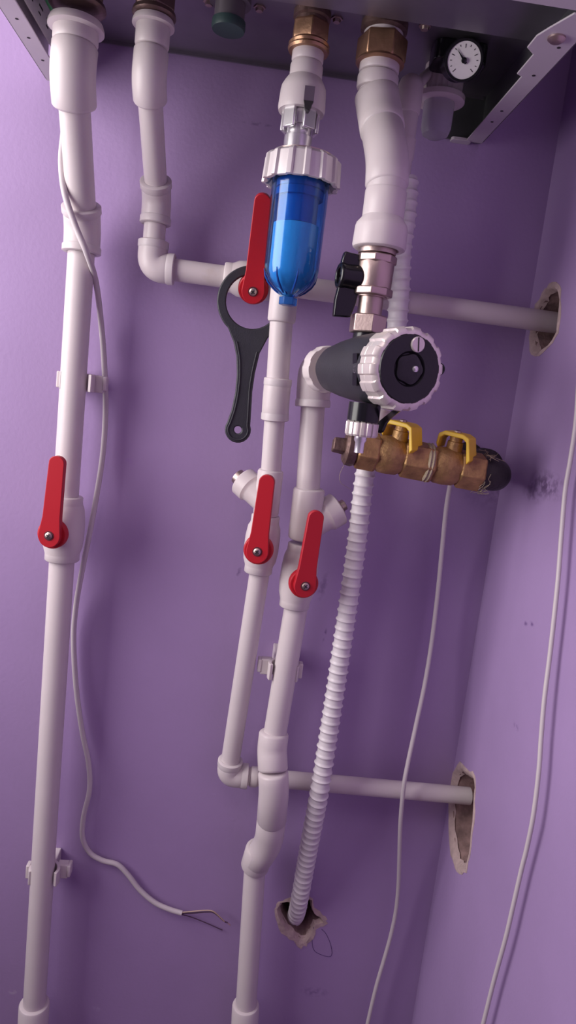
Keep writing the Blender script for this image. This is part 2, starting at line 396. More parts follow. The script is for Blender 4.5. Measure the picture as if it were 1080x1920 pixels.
# ------------------------------------------------------------------ pipes
def nutset(parent, x, y, m, r, z0=BZ, h1=.006, h2=.017, name='union_nut'):
    "brown gasket flange and hexagon nut under the boiler plate"
    bm = B(); lathe(bm, V((x, y, z0)), (0, 0, -1), [(0, r*.9), (h1, r*.9)], 32); n1 = obj('collar', bm, m, parent)
    bm = B(); lathe(bm, V((x, y, z0-h1)), (0, 0, -1), [(0, r*.98), (.0015, r*1.1), (h2-.0015, r*1.1), (h2, r*1.0)], 6, ph=.3); obj(name, bm, m, parent, .0008)
    bm = B(); lathe(bm, V((x, y, z0-h1-h2+.0005)), (0, 0, -1), [(0, r*1.08), (.003, r*1.12), (.0045, r*1.05), (.006, r*.85)], 36); obj('ring', bm, m, parent)
def pipe(parent, a, b, r, n=36):
    bm = B(); a, b = V(a), V(b); l = (b-a).length; lathe(bm, a, b-a, [(0, r), (l, r)], n); return obj('pipe', bm, 'pp', parent)
def coup(parent, a, b, r, name='coupling', r2=None):
    bm = B(); sock(bm, a, b, r, r2); return obj(name, bm, 'pp', parent)
def elb(parent, a, k, b, r, fil=.016, collar=0, name='elbow'):
    bm = B(); bend(bm, V(a), V(k), V(b), r, fil, collar=collar); return obj(name, bm, 'pp', parent, smooth=45)

# pipe 1, far left
x1, d1 = -.1725, .035
D1 = V((x1-.001, -d1, 1.6)); r25 = .0126
T1 = thing('water_pipe', 'long white plastic pipe at far left, from the boiler down past a red lever', 'pipe', (x1, -d1, .6))
xa = P(142, 70, .107).x; ya = -.107
nutset(T1, xa, ya, 'darknut', .0205, h2=.014)
zs = P(140, 48, .107).z; ze = P(137, 82, .107).z
coup(T1, (xa, ya, zs), (xa, ya, ze-.001), .0182, 'socket'); 
bm = B(); lathe(bm, V((xa, ya, zs+.003)), (0, 0, -1), [(0, .021), (.004, .0225), (.006, .0225), (.0075, .019)], 40); obj('flange', bm, 'pp', T1)
k1 = V((xa-.001, ya, P(135, 140, .107).z)); k2 = V((x1, -d1, P(158, 430, d1).z))
dd = (k2-k1).normalized()
elb(T1, (xa, ya, ze+.0005), k1, k1+dd*.0245, .0185, .014)
pipe(T1, k1+dd*.02, k2-dd*.01, r25+.0006)
elb(T1, k2-dd*.022, k2, k2+V((0, 0, -.022)), .0170, .012, collar=.0012)
vz1 = P(125, 993, d1+.005).z
pipe(T1, k2, (x1-.0005, -d1, vz1+.02), r25)
low1 = P(63, 1905, d1); 
pipe(T1, (x1-.0005, -d1, vz1-.02), (low1.x, -d1, low1.z-.02), r25)
coup(T1, (low1.x, -d1, P(64, 1880, d1).z), (low1.x, -d1, low1.z-.06), .0170, 'socket')
pipe(T1, (low1.x, -d1, low1.z-.05), (low1.x, -d1, .05), r25)

# pipe 2
x2, d2 = -.106, .03
r2_ = .0105
T2 = thing('water_pipe', 'white pipe turning right behind the blue filter into the upper wall hole', 'pipe', (x2, -d2, 1.55))
xb = P(286, 70, .107).x
nutset(T2, xb, ya, 'darknut', .0160, h2=.012)
zs = P(286, 42, .107).z; ze = P(284, 92, .107).z
coup(T2, (xb, ya, zs), (xb, ya, ze), .0140, 'socket')
bm = B(); lathe(bm, V((xb, ya, zs+.002)), (0, 0, -1), [(0, .016), (.003, .0172), (.005, .0172), (.006, .014)], 40); obj('flange', bm, 'pp', T2)
k1 = V((xb-.0005, ya, P(282, 150, .107).z)); k2 = V((x2, -d2, P(290, 375, d2).z)); dd = (k2-k1).normalized()
elb(T2, (xb, ya, ze+.0005), k1, k1+dd*.0185, .0143, .010)
pipe(T2, k1+dd*.015, k2-dd*.01, r2_)
elb(T2, k2-dd*.020, k2, k2+V((0, 0, -.022)), .0138, .010, collar=.001)
k3 = P(284, 500, d2); k3.x = x2; hr = P(1036, 604, d2); hr = V((XW+.02, -d2, P(1040, 605, d2).z)); hd = (hr-k3).normalized()
pipe(T2, k2, k3+V((0, 0, .01)), r2_)
elb(T2, k3+V((0, 0, .024)), k3, k3+hd*.022, .0142, .015, collar=.0006)
v1 = P(470, 531, d2); v1 = k3 + hd*((v1-k3).dot(hd))
pipe(T2, k3+hd*.01, v1-hd*.02, r2_)
pipe(T2, v1+hd*.02, hr, r2_)
pj = k3+hd*((P(745, 572, d2)-k3).dot(hd)); coup(T2, pj-hd*.008, pj+hd*.009, .0128)

# pipe 3: under the third outlet, ends in the filter
T3 = thing('water_pipe', 'short white plastic pipe with brass nut leading down into the blue filter', 'pipe', (.017, ya, 1.7))
xc = P(578, 100, .107).x
bm = B(); lathe(bm, V((xc, ya, BZ)), (0, 0, -1), [(0, .0155), (.005, .0155), (.006, .0135), (.009, .0135)], 32); obj('collar', bm, 'iron', T3)
bm = B(); lathe(bm, V((xc, ya, BZ-.008)), (0, 0, -1), [(0, .0145), (.002, .0165), (.014, .0165), (.016, .0155)], 6, ph=.5); obj('union_nut', bm, 'brassn', T3, .0008)
zz = P(575, 82, .107).z
bm = B(); lathe(bm, V((xc, ya, BZ-.023)), (0, 0, -1), [(0, .0155), (.002, .0172), (.004, .0165), (.0055, .0175), (.0075, .0165)], 36); obj('ring', bm, 'brassn', T3)
z1_, z2_, z3_ = P(577, 120, .107).z, P(574, 152, .107).z, P(570, 216, .107).z
coup(T3, (xc, ya, BZ-.029), (xc, ya, z1_), .0133, 'socket'); coup(T3, (xc, ya, z1_+.0005), (xc, ya, z2_-.004), .0137, 'socket')
xc2 = P(567, 190, .107).x
# adapter with a square-cut window
ad = B(); lathe(ad, V((xc2, ya, z2_+.001)), (0, 0, -1), [(0, .0145), (.003, .0165), (.007, .0187), (.010, .0192), (z2_-z3_-.003, .0200), (z2_-z3_, .0192), (z2_-z3_, .014), (z2_-z3_-.004, .013)], 48)
ado = obj('adapter', ad, 'pp', T3)
nw = (V((CP.x, CP.y, 0))-V((xc2, ya, 0))).normalized(); sw = V((-nw.y, nw.x, 0)) 
if sw.x < 0: sw = -sw
wc = V((xc2, ya, (z2_+z3_)/2-.004)) + nw*.0178 + sw*.005
bm = B(); box(bm, wc, (.0082, .005, .0115), Matrix((sw, -nw, V((0, 0, 1)))).transposed()); obj('window_slot', bm, mat('slot_grey', (.16, .12, .17), .5, .3), ado)
bm = B(); wc2 = wc + V((0, 0, -.0085)); prism(bm, [[wc2+sw*.004+nw*.003+V((0, 0, .003)), wc2-sw*.004+nw*.003+V((0, 0, .003)), wc2-sw*.002+nw*.003-V((0, 0, .0035)), wc2+sw*.001+nw*.003-V((0, 0, .0045))]], -nw*.006); obj('arrow_slot', bm, 'dark', ado)

# ------------------------------------------------------------------ water filter
fd = .112
fx = P(567, 290, fd).x; fx = P(571, 262, .107).x
fr = P(570, 300, .112)
FX, FY = (fr.x-.0005, -.112)
TF = thing('water_filter', 'blue transparent filter bowl with a white ribbed ring, hanging from the third boiler pipe', 'water filter', (FX, FY, 1.56))
ztop = P(572, 272, fd+.03).z; zring0 = P(570, 328, fd+.03).z; zbot = P(552, 560, fd+.02).z
print('ring z', ztop, zring0, zbot)
RR = .0315; RB = .0245
bm = B(); 
def ribs(i, n):
    k = (i*14/n) % 1
    return 1.03 if k < .28 else .965
hh = ztop-zring0
lathe(bm, V((FX, FY, ztop)), (0, 0, -1), [(0, RR-.010), (0, RR-.004), (.0015, RR-.0015), (.003, RR), (hh, RR+.0012), (hh+.0003, RR-.002), (hh-.004, RB+.0015), (.004, RB+.001)], 168, ph=.1, mod=ribs)
obj('ring', bm, mat('pearly_ring_plastic', (.74, .68, .69), .28, .15), TF, smooth=30)
bm = B(); lathe(bm, V((FX, FY, ztop+.001)), (0, 0, -1), [(0, .012), (0, RR-.005), (.004, RR-.005)], 48)
lathe(bm, V((FX, FY, ztop-.004)), (0, .6, 0), [(0, .010), (.040, .010)], 24); obj('head', bm, 'nickel', TF)
def shell(prof, t):
    inn = [(a_*(1-t/prof[-2][0]), max(b_-t, .0005)) for a_, b_ in prof]
    inn[-1] = (prof[-1][0]-t, .0005)
    return prof + inn[::-1]
H = zring0-zbot
bm = B(); pr_ = [(0, RB), (H*.2, RB), (H*.76, RB-.0006), (H*.84, RB-.0022), (H*.90, RB-.0055), (H*.95, RB-.0105), (H*.985, RB-.0155), (H, .0075), (H+.001, .0005)]
lathe(bm, V((FX, FY, zring0+.004)), (0, 0, -1), shell(pr_, .0018), 64, caps=False); obj('bowl', bm, 'blue', TF, smooth=50)
bm = B()
lathe(bm, V((FX, FY, zring0+.003-H)), (0, 0, -1), [(0, .0080), (.0062, .0080), (.0068, .0070)], 6); obj('drain_boss', bm, mat('blue_boss', (.04, .2, .62), .15, trans=.6, ior=1.3), TF, .0005)
# cartridge: pale sleeve with a dark blue screw rim above
bm = B(); lathe(bm, V((FX, FY, zring0-.033)), (0, 0, -1), [(0, .006), (0, .0195), (H*.40, .0195), (H*.47, .0172), (H*.53, .0120), (H*.56, .005)], 40); obj('cartridge', bm, 'cart', TF)
bm = B(); lathe(bm, V((FX, FY, zring0+.002)), (0, 0, -1), [(0, .0205), (.006, .0205), (.006, .0190), (.0075, .0190), (.0075, .0205), (.013, .0205), (.013, .017), (.034, .017), (.034, .004)], 40)
obj('cartridge_cap', bm, mat('navy_plastic', (.06, .20, .50), .35), TF)
for k in range(8):
    a = 2*PI*k/8+.2; dv = V((math.cos(a), math.sin(a), 0)); bm = B()
    zb = zring0+.004
    pts = [(RB-.0022, H*.79), (RB-.0038, H*.85), (RB-.0068, H*.90), (RB-.0120, H*.95), (.0075, H*.982)]
    sweep(bm, [V((FX, FY, zb-t_)) + dv*(r_+.0018) for r_, t_ in pts], [.0003, .0008, .001, .001, .0008], 8); obj('rib', bm, mat('dark_blue_rib', (.01, .06, .3), .3) if k == 0 else bpy.data.materials['dark_blue_rib'], TF)
# chrome union between adapter and ring
bm = B()
lathe(bm, V((xc2, ya, z3_+.006)), (0, 0, -1), [(0, .0125), (.016, .0125), (.016, .0105), (.024, .0105), (.024, .012), (z3_-ztop+.006, .012)], 36)
obj('inlet_sleeve', bm, 'chrome', TF, .0004)
for k in range(5):
    a = 2*PI*k/5+.2; dv = V((math.cos(a), math.sin(a), 0)); bm = B(); tv = V((-dv.y, dv.x, 0))
    c_ = V((xc2, ya, z3_-.004)) + dv*.0140
    box(bm, c_, (.0115, .0030, .020), Matrix((tv, dv, V((0, 0, 1)))).transposed()); obj('lug', bm, 'chrome', TF, .0008)

# ------------------------------------------------------------------ pipe 5 (middle left run) below the filter
d5 = .078
def at(px, py, d): return P(px, py, d)
T5 = thing('water_pipe', 'white plastic pipe from behind the blue filter down and right into the lower wall hole', 'pipe', at(430, 1440, .03))
a0 = at(533, 520, d5); a0.x = at(530, 580, d5).x
r20 = .0103
kx = V((a0.x, -d5, ztop-.006))
elb(T5, (a0.x, FY+.036, kx.z), kx, (a0.x, -d5, kx.z-.03), .0135, .012)
pipe(T5, kx+V((0, 0, -.02)), (a0.x, -d5, at(530, 560, d5).z), r20)
coup(T5, (a0.x, -d5, at(534, 515, d5).z), (a0.x, -d5, at(529, 606, d5).z), .0130, 'socket')
b0 = at(518, 745, d5-.01)
pipe(T5, (a0.x, -d5, at(529, 600, d5).z), b0+V((0, 0, .005)), r20+.0004)
b1 = at(509, 880, .062)
elb(T5, b0+(V((a0.x, -d5, b0.z+.3))-b0).normalized()*.018, b0, b0+(b1-b0).normalized()*.022, .0130, .008, collar=.0004)
pipe(T5, b0, b1-V((0, 0, .01)), r20-.0004)
b2 = at(497, 968, .060)
b3 = at(486, 1082, .058); vc3 = at(491, 1020, .058)
b4 = at(428, 1452, .030)
pipe(T5, at(497, 970, .060), b3, r20-.001)
pipe(T5, b3+V((0, 0, .006)), b4+(b3-b4).normalized()*.01, r20)
h5 = V((XW+.012, -.030, at(888, 1493, .030).z)); hd5 = (h5-b4).normalized()
elb(T5, b4+(b3-b4).normalized()*.019, b4, b4+hd5*.022, .0132, .013, collar=.0006)
pipe(T5, b4+hd5*.01, h5, r20-.0006)
coup(T5, b4+hd5*.024, b4+hd5*.033, .0112)
# pipe 6 (middle run under the magnetic filter)
d6 = .058
T6 = thing('water_pipe', 'white plastic pipe from the black filter down through two bends to the bottom edge', 'pipe', at(461, 1900, .03))
m0 = at(590, 693, d6); ax_face = at(772, 692, .232)
AX = (ax_face-m0).normalized()
elb(T6, at(586, 763, d6), m0, m0+AX*.024, .0165, .020, collar=.0008)
c0 = at(577, 925, .060)
pipe(T6, at(587, 755, d6), c0, .0118)
e0 = at(555, 1140, .056)
pipe(T6, at(567, 1020, .058), e0, .0118)
e1 = at(514, 1385, .058)
pipe(T6, e0+V((0, 0, .004)), e1, .0122)
# S-bend over the horizontal pipe
s1 = at(510, 1443, .068); s2 = at(512, 1530, .062); s3 = at(478, 1600, .035); s4 = at(475, 1640, .033)
elb(T6, at(514, 1372, .058), at(510, 1405, .060), at(512, 1447, .069), .0158, .006)
elb(T6, at(512, 1446, .069), at(514, 1480, .070), at(509, 1540, .060), .0160, .012)
elb(T6, at(510, 1528, .062), at(504, 1580, .048), at(480, 1615, .036), .0158, .016, name='elbow')
coup(T6, at(488, 1590, .040), at(477, 1626, .034), .0160, 'socket')
e5 = at(461, 1890, .033)
pipe(T6, at(479, 1610, .034), e5, .0122)
coup(T6, at(461, 1882, .033), at(455, 1990, .033), .0160, 'socket')
pipe(T6, at(458, 1980, .033), V((at(455, 1990, .033).x, -.033, .05)), .0122)

# ------------------------------------------------------------------ pipe 4: from the boiler to the nickel valve
T4 = thing('water_pipe', 'thick white plastic pipe with an offset bend above the valve with the black handle', 'pipe', (.08, ya, 1.65))
xd = P(716, 90, .107).x
bm = B(); lathe(bm, V((xd, ya, BZ)), (0, 0, -1), [(0, .0195), (.006, .0195), (.008, .016), (.010, .016)], 32); obj('collar', bm, 'iron', T4)
bm = B(); lathe(bm, V((xd, ya, BZ-.006)), (0, 0, -1), [(0, .0165), (.001, .0165), (.010, .0165)], 32); obj('gasket', bm, 'pp', T4)
bm = B(); lathe(bm, V((xd, ya, BZ-.010)), (0, 0, -1), [(0, .019), (.002, .0212), (.018, .0212), (.020, .020)], 6, ph=.2); obj('union_nut', bm, 'brassn', T4, .0008)
bm = B(); lathe(bm, V((xd, ya, BZ-.029)), (0, 0, -1), [(0, .0195), (.002, .0205), (.003, .019)], 36); obj('ring', bm, 'brassn', T4)
zA = P(714, 110, .107).z; zB = P(713, 172, .107).z
coup(T4, (xd, ya, BZ-.030), (xd, ya, P(713, 140, .107).z), .0168, 'socket')
coup(T4, (xd, ya, P(713, 141, .107).z), (xd, ya, zB), .0174, 'socket')
q0 = V((xd, ya, zB)); q1 = P(712, 215, .112); q2 = P(727, 300, .140); q3 = P(725, 352, .145)
pipe(T4, q0+V((0, 0, .01)), q0+V((0, 0, -.01)), .0150)
elb(T4, q0+V((0, 0, -.0015)), q1, q1+(q2-q1).normalized()*.020, .0188, .010)
elb(T4, q1+(q2-q1).normalized()*.010, q2, q3, .0176, .012)
q4 = P(720, 415, .145); q4.x = q3.x
pipe(T4, q3+V((0, 0, .006)), q3-V((0, 0, .012)), .0160)
coup(T4, q3-V((0, 0, .001)), q4, .0170)
q5 = V((q3.x, -.145, P(716, 470, .145).z))
bm = B(); l_ = (q4-q5).length+.003
lathe(bm, q4+V((0, 0, .003)), (0, 0, -1), [(0, .0165), (.002, .0175), (.006, .0208), (.009, .0216), (l_-.003, .0222), (l_-.001, .0215), (l_, .020), (l_, .0165), (l_-.003, .016)], 12*4, mod=lambda i, n: 1+.006*math.cos(8*2*PI*i/n)); obj('adapter', bm, 'pp', T4)

# nickel ball valve with black butterfly handle
VX, VY = q5.x-.001, -.145
TV = thing('ball_valve', 'nickel-plated ball valve with a black butterfly handle, above the black filter', 'valve', (VX, VY, P(712, 520, .145).z))
def zy(py, px=710, d=.145): return P(px, py, d).z
bm = B()
prof = [(zy(468), .0155), (zy(478), .0155), (zy(480), .0125), (zy(484), .0125), (zy(486), .0143), (zy(492), .0156), (zy(545), .0152), (zy(551), .0140), (zy(552), .0128), (zy(560), .0128)]
lathe(bm, V((VX, VY, prof[0][0])), (0, 0, -1), [(prof[0][0]-z, r) for z, r in prof], 40)
obj('body', bm, 'nickel', TV)
bm = B()
for z in (zy(487), zy(549)):
    lathe(bm, V((VX, VY, z+.003)), (0, 0, -1), [(0, .0160), (.001, .0172), (.006, .0172), (.007, .0160)], 8, ph=.2)
obj('hex_collar', bm, 'nickel', TV, .0006)
sv = V((-.985, -.17, 0)).normalized(); svt = V((sv.y, -sv.x, 0))
bm = B(); c_ = V((VX+.001, VY, zy(528)))
lathe(bm, c_, sv, [(0, .0085), (.017, .0085), (.018, .0065), (.024, .0065)], 24); obj('stem', bm, 'nickel', TV)
bm = B(); lathe(bm, c_+sv*.012, sv, [(0, .0085), (.002, .0105), (.014, .0100), (.018, .0108), (.020, .0098), (.020, .0065), (.010, .006)], 28)
hc = c_+sv*.021
for s_, L_, in ((1, .019), (-1, .033)):
    lp = [(-.0088, 0), (-.0090, L_*.6), (-.0072, L_-.001), (.0072, L_), (.0090, L_*.6), (.0088, 0)]
    off = sv*.001 if s_ > 0 else sv*.004
    prism(bm, [[hc + sv*(a_) + V((0, 0, s_*b_)) + off*(b_/L_) - svt*.0032 for a_, b_ in lp]], svt*.0064)
obj('butterfly_handle', bm, 'blackg', TV, .0014)
bm = B(); lathe(bm, c_+sv*.0235, sv, [(0, .0050), (.0012, .005)], 6); obj('handle_screw', bm, 'dark', TV)
zt0, zt1, zt2 = zy(556, 705), zy(592, 700), zy(627, 697)
bm = B(); lathe(bm, V((VX, VY, zt0)), (0, 0, -1), [(0, .0103), (zt0-zt1+.002, .0103)], 32); obj('tail_pipe', bm, 'nickel', TV)
bm = B(); lathe(bm, V((VX, VY, zt1)), (0, 0, -1), [(0, .0148), (.001, .0158), (zt1-zt2-.001, .0158), (zt1-zt2, .0148)], 6, ph=.42); obj('tail_nut', bm, 'nickel', TV, .0006)

# ------------------------------------------------------------------ magnetic filter
def A(t): return m0 + AX*t
LT = (ax_face-m0).length
ux = V((0, 0, 1)).cross(AX).normalized(); uy = AX.cross(ux)
TM = thing('magnetic_filter', 'round black filter with a silver notched ring, in the middle of the pipes', 'filter', A(LT*.6))
print('LT', LT)
nut0 = .020
bm = B()
lathe(bm, A(nut0), AX, [(0, .0185), (.0015, .0215), (.013, .0215), (.0145, .0205), (.0145, .012)], 80, mod=lambda i, n: 1.0 if (i % 10) < 7 else .965); obj('union_nut', bm, 'pp', TM)
bm = B(); lathe(bm, A(nut0+.0135), AX, [(0, .0135), (.0015, .0135), (.0015, .0125)], 36); obj('seal', bm, 'dark', TM)
bm = B(); lathe(bm, A(nut0+.014), AX, [(0, .0122), (.020, .0122)], 32); obj('port', bm, 'nickel', TM)
bm = B(); b0_ = nut0+.026; b1_ = LT-.026
lathe(bm, A(b0_), AX, [(0, .0135), (.001, .0180), (.005, .0205), ((b1_-b0_)*.30, .0245), ((b1_-b0_)*.55, .0272), ((b1_-b0_)*.75, .0282), (b1_-b0_, .0286)], 64, mod=lambda i, n: 1+.012*math.cos(6*2*PI*i/n)); obj('body', bm, 'blackm', TM)
mp_ = A(LT-.056) ; 
# label plate on the left flank of the body
to = (CP-mp_); to = (to-AX*to.dot(AX)).normalized()
bm = B(); lv_ = to.cross(AX).normalized()
prism(bm, [rrect(A(LT-.036)+to*.0262, AX, lv_, .0075, .024, .001)], to*.0022); lbp = obj('label_plate', bm, 'blackg', TM)
def text(s, c_, X, Y, N, size, m, parent, name='lettering'):
    cu = bpy.data.curves.new('t', 'FONT'); cu.body = s; cu.size = size; cu.extrude = .00008; cu.align_x = 'CENTER'; cu.align_y = 'CENTER'
    o = bpy.data.objects.new('t', cu); COL.objects.link(o); bpy.context.view_layer.update()
    me = bpy.data.meshes.new_from_object(o.evaluated_get(bpy.context.evaluated_depsgraph_get())); bm = B(); bm.from_mesh(me)
    bpy.data.objects.remove(o); bpy.data.curves.remove(cu); bpy.data.meshes.remove(me)
    for v in bm.verts: q = v.co.copy(); v.co = c_ + X*q.x + Y*q.y + N*q.z
    return obj(name, bm, m, parent)
text('CE', A(LT-.036)+to*.0286, lv_ if lv_.z > 0 else -lv_, -AX if False else AX, to, .005, 'sheet', lbp)
# silver ring with square notches
RG = .0308
def notch(i, n):
    k = (i*14/n) % 1
    return 1.0 if k < .55 else .955
bm = B(); rg0 = LT-.027
lathe(bm, A(rg0), AX, [(0, .0285), (0, RG-.001), (.001, RG), (.008, RG), (.009, RG*.98), (.009, RG), (.020, RG), (.0225, RG-.002), (.0235, RG-.0045), (.0235, .0252), (.0215, .0247)], 168, mod=lambda i, n: notch(i, n)); obj('silver_ring', bm, 'satin', TM, smooth=30)
bm = B(); lathe(bm, A(LT-.012), AX, [(0, .0249), (.0085, .0249), (.0095, .0242), (.0092, .013), (.0070, .0115), (.0065, .001)], 56); fc = obj('face', bm, 'black', TM)
# star shaped knob and pin
ImR = (RT - AX*RT.dot(AX)).normalized(); ImU = AX.cross(ImR)
if ImU.dot(UP) < 0: ImU = -ImU
bm = B(); n_s = 60
lathe(bm, A(LT-.0052), AX, [(0, .0115), (.0022, .0105), (.0030, .0080), (.003, .0055), (.003, .001)], n_s, mod=lambda i, n: 1+.07*math.cos(5*2*PI*i/n)); obj('knob', bm, 'black', TM)
bm = B(); lathe(bm, A(LT-.003)+ImR*.004, AX, [(0, .0024), (.002, .0022), (.0028, .001)], 16); obj('pin', bm, 'chrome', TM)
sc = A(LT-.0026)+ImU*.0175+ImR*.0055
bm = B(); lathe(bm, sc-AX*.001, AX, [(0, .0056), (.0022, .0056), (.0027, .0050), (.0027, .001)], 28); ss = obj('coin_screw', bm, 'satin', TM)
bm = B(); box(bm, sc+AX*.0018, (.0009, .0100, .0005), Matrix((ImR, ImU, AX)).transposed()); obj('screw_slot', bm, 'dark', ss)
bm = B(); lc = A(LT-.006)+ImR*.0272; pts = circ(lc, ImR, ImU, .0035, 20); sweep(bm, pts+[pts[0], pts[1]], .0012, 10); obj('strap_eye', bm, 'blackg', TM)
# lower boss, knurled cap, drain nozzle, strap
bp_ = A(LT-.036); dn = V((-.0, 0, -1)); bp0 = bp_+dn*.024
bt = P(683, 768, -bp_.y); bt = V((bt.x, bp_.y, P(683, 775, -bp_.y).z))
bm = B(); lathe(bm, bt+V((0, 0, .008)), (0, 0, -1), [(0, .0125), (.014, .0125), (.015, .011)], 32); obj('boss', bm, 'blackg', TM)
bm = B(); lathe(bm, bt+V((0, 0, -.0065)), (0, 0, -1), [(0, .0115), (.001, .0128), (.010, .0128), (.0115, .0118)], 96, mod=lambda i, n: 1.0 if (i % 6) < 4 else .93); obj('knurled_cap', bm, 'satin', TM, smooth=30)
bm = B(); lathe(bm, bt+V((0, 0, -.017)), (0, 0, -1), [(0, .005), (.004, .005), (.006, .0038), (.014, .0038)], 20); obj('drain_nozzle', bm, 'chrome', TM)
bm = B(); lathe(bm, V((VX, VY, zt2+.001)), (0, 0, -1), [(0, .0112), (.018, .0125)], 24); obj('top_neck', bm, 'blackg', TM)
st = [A(LT-.022)-V((0, 0, .031))+V((.004, 0, 0)), P(720, 790, .185), P(710, 808, .182), P(697, 803, .178), P(690, 790, .176)]
bm = B(); q = catmull(st, 6)
R_ = []
for i, p in enumerate(q):
    t_ = (q[min(i+1, len(q)-1)]-q[max(i-1, 0)]).normalized(); w_ = AX; n2 = t_.cross(w_).normalized()
    R_.append([bm.verts.new(p + w_*a_*.0058 + n2*b_*.0011) for a_, b_ in ((1, 1), (-1, 1), (-1, -1), (1, -1))])
for a_, b_ in zip(R_, R_[1:]): bridge(bm, a_, b_)
bm.faces.new(R_[0]); bm.faces.new(R_[-1]); obj('cap_strap', bm, 'blackg', TM, .0004)

# ------------------------------------------------------------------ red lever valves (local frame: pipe along z, stem towards -y)
def lever_valve(label, L=.068, tilt=0, bl=.033, br=.0195, ang=0, group=None, r_s=.0163):
    t = thing('ball_valve', label, 'valve', (0, 0, 0), group)
    bm = B(); lathe(bm, (0, 0, -bl), (0, 0, 1), [(0, r_s*.86), (0, r_s-.001), (.001, r_s), (.007, r_s), (.008, r_s+.0002), (bl*.45, br-.001), (bl*.75, br), (bl*1.25, br), (bl*1.6, br-.0012), (2*bl-.009, r_s+.0005), (2*bl-.007, r_s), (2*bl-.001, r_s), (2*bl, r_s-.001), (2*bl, r_s*.86)], 48)
    obj('body', bm, 'pp', t, local=True, smooth=50)
    bm = B(); lathe(bm, (0, -br+.004, 0), (0, -1, 0), [(0, .0105), (.010, .0098)], 32); obj('neck', bm, 'pp', t, local=True)
    R = Matrix.Rotation(ang, 3, 'Y')
    bm = B(); yb = -br-.0045
    lathe(bm, (0, yb, 0), (0, -1, 0), [(0, .0118), (.0, .0138), (.001, .0146), (.007, .0144), (.0082, .0136)], 48)
    lp = []
    w0, w1 = .0088, .0074
    for i in range(11): a = PI*i/10; lp.append((math.cos(a)*w1, L+math.sin(a)*w1*.9))
    lp += [(-w0*.98, .018)]
    for i in range(13): a = PI + PI*i/12; lp.append((math.cos(a)*.0108, math.sin(a)*.0118))
    lp += [(w0*.98, .018)]
    prism(bm, [[V((a, yb-.0075, b)) for a, b in lp]], (0, -.0075, 0))
    for v in bm.verts:
        if v.co.z > .02: v.co.y -= (v.co.z-.02)*.06
    for v in bm.verts: v.co = R @ v.co
    h = obj('lever', bm, 'red', t, .0012, local=True)
    bm = B(); lathe(bm, (0, yb-.0148, 0), (0, -1, 0), [(0, .0046), (.0007, .0046), (.0007, .0038)], 28); obj('screw_recess', bm, mat('recess', (.10, .02, .03), .5) if 'recess' not in bpy.data.materials else bpy.data.materials['recess'], h, local=True)
    bm = B(); lathe(bm, (0, yb-.0150, 0), (0, -1, 0), [(0, .0036), (.0012, .0035), (.0020, .0024), (.0022, .0005)], 24); s = obj('screw', bm, 'nickel', h, local=True)
    bm = B()
    for r in (.6, .6+PI/2): box(bm, (0, yb-.0171, 0), (.0042, .0005, .0010), Matrix.Rotation(r, 3, 'Y'))
    obj('cross_slot', bm, 'dark', s, local=True)
    return t
def place(o, loc, rx=0, ry=0, rz=0): o.location = loc; o.rotation_euler = (rx, ry, rz)
G = None
v = lever_valve('red-levered white ball valve on the far left pipe', L=.0715, ang=.06, bl=.0335, br=.0205, r_s=.0172)
place(v, (x1-.0005, -d1, vz1), 0, 0, -.10)
v = lever_valve('red-levered white ball valve directly below the left-hand strainer', bl=.030, br=.0175, r_s=.0142)
place(v, vc3, 0, .03, -.14)
vc4 = at(560, 1079, .057)
v = lever_valve('red-levered white ball valve nearest the corrugated hose, below the right-hand strainer', bl=.0335, br=.0188, r_s=.0155)
place(v, vc4, 0, .03, .10)
v = lever_valve('red-levered white ball valve beside the blue filter, black wrench hanging on it', L=.079, bl=.030, br=.0178, r_s=.0140, ang=-PI/2)
ang = math.atan2(hd.x, hd.z)
v.location = v1+hd*.0035; v.rotation_euler = (Matrix.Rotation(ang, 3, 'Y') @ Matrix.Rotation(.41, 3, 'Z')).to_euler()

# ------------------------------------------------------------------ Y strainers (body along pipe, branch with plug)
def strainer(label, top, bot, r, bdir, bl, br, start, plug_w):
    top, bot = V(top), V(bot); t = thing('strainer', label, 'strainer', bot)
    bm = B(); sock(bm, top, bot, r); body = obj('body', bm, 'pp', t)
    c = top.lerp(bot, start); bdir = bdir.normalized(); n1, n2 = br*.86, br
    bm = B(); lathe(bm, c, bdir, [(0, n1), (bl*.55, n1), (bl*.60, n1+.0006), (bl*.66, n2), (bl-.001, n2), (bl, n2-.001), (bl, n2*.78), (bl-.003, n2*.76)], 40); obj('branch', bm, 'pp', t)
    bm = B(); e = c+bdir*(bl-.004); lathe(bm, e, bdir, [(0, n2*.76), (.005, n2*.74), (.006, n2*.62), (.006, plug_w), (.0115, plug_w), (.012, plug_w-.001)], 24); pl = obj('plug', bm, 'nickel', t)
    return t
p0 = at(508, 880, .062); p1 = at(498, 967, .060)
strainer('white strainer with its branch pointing up left, above a red lever', p0, p1, .0127, at(455, 906, .044)-at(497, 944, .060), .036, .0152, .72, .008)
p0 = at(580, 915, .060); p1 = at(569, 1011, .058)
strainer('white strainer with its branch pointing up right, beside the corrugated hose', p0, p1, .0158, at(634, 955, .052)-at(575, 990, .059), .040, .0172, .78, .0058)

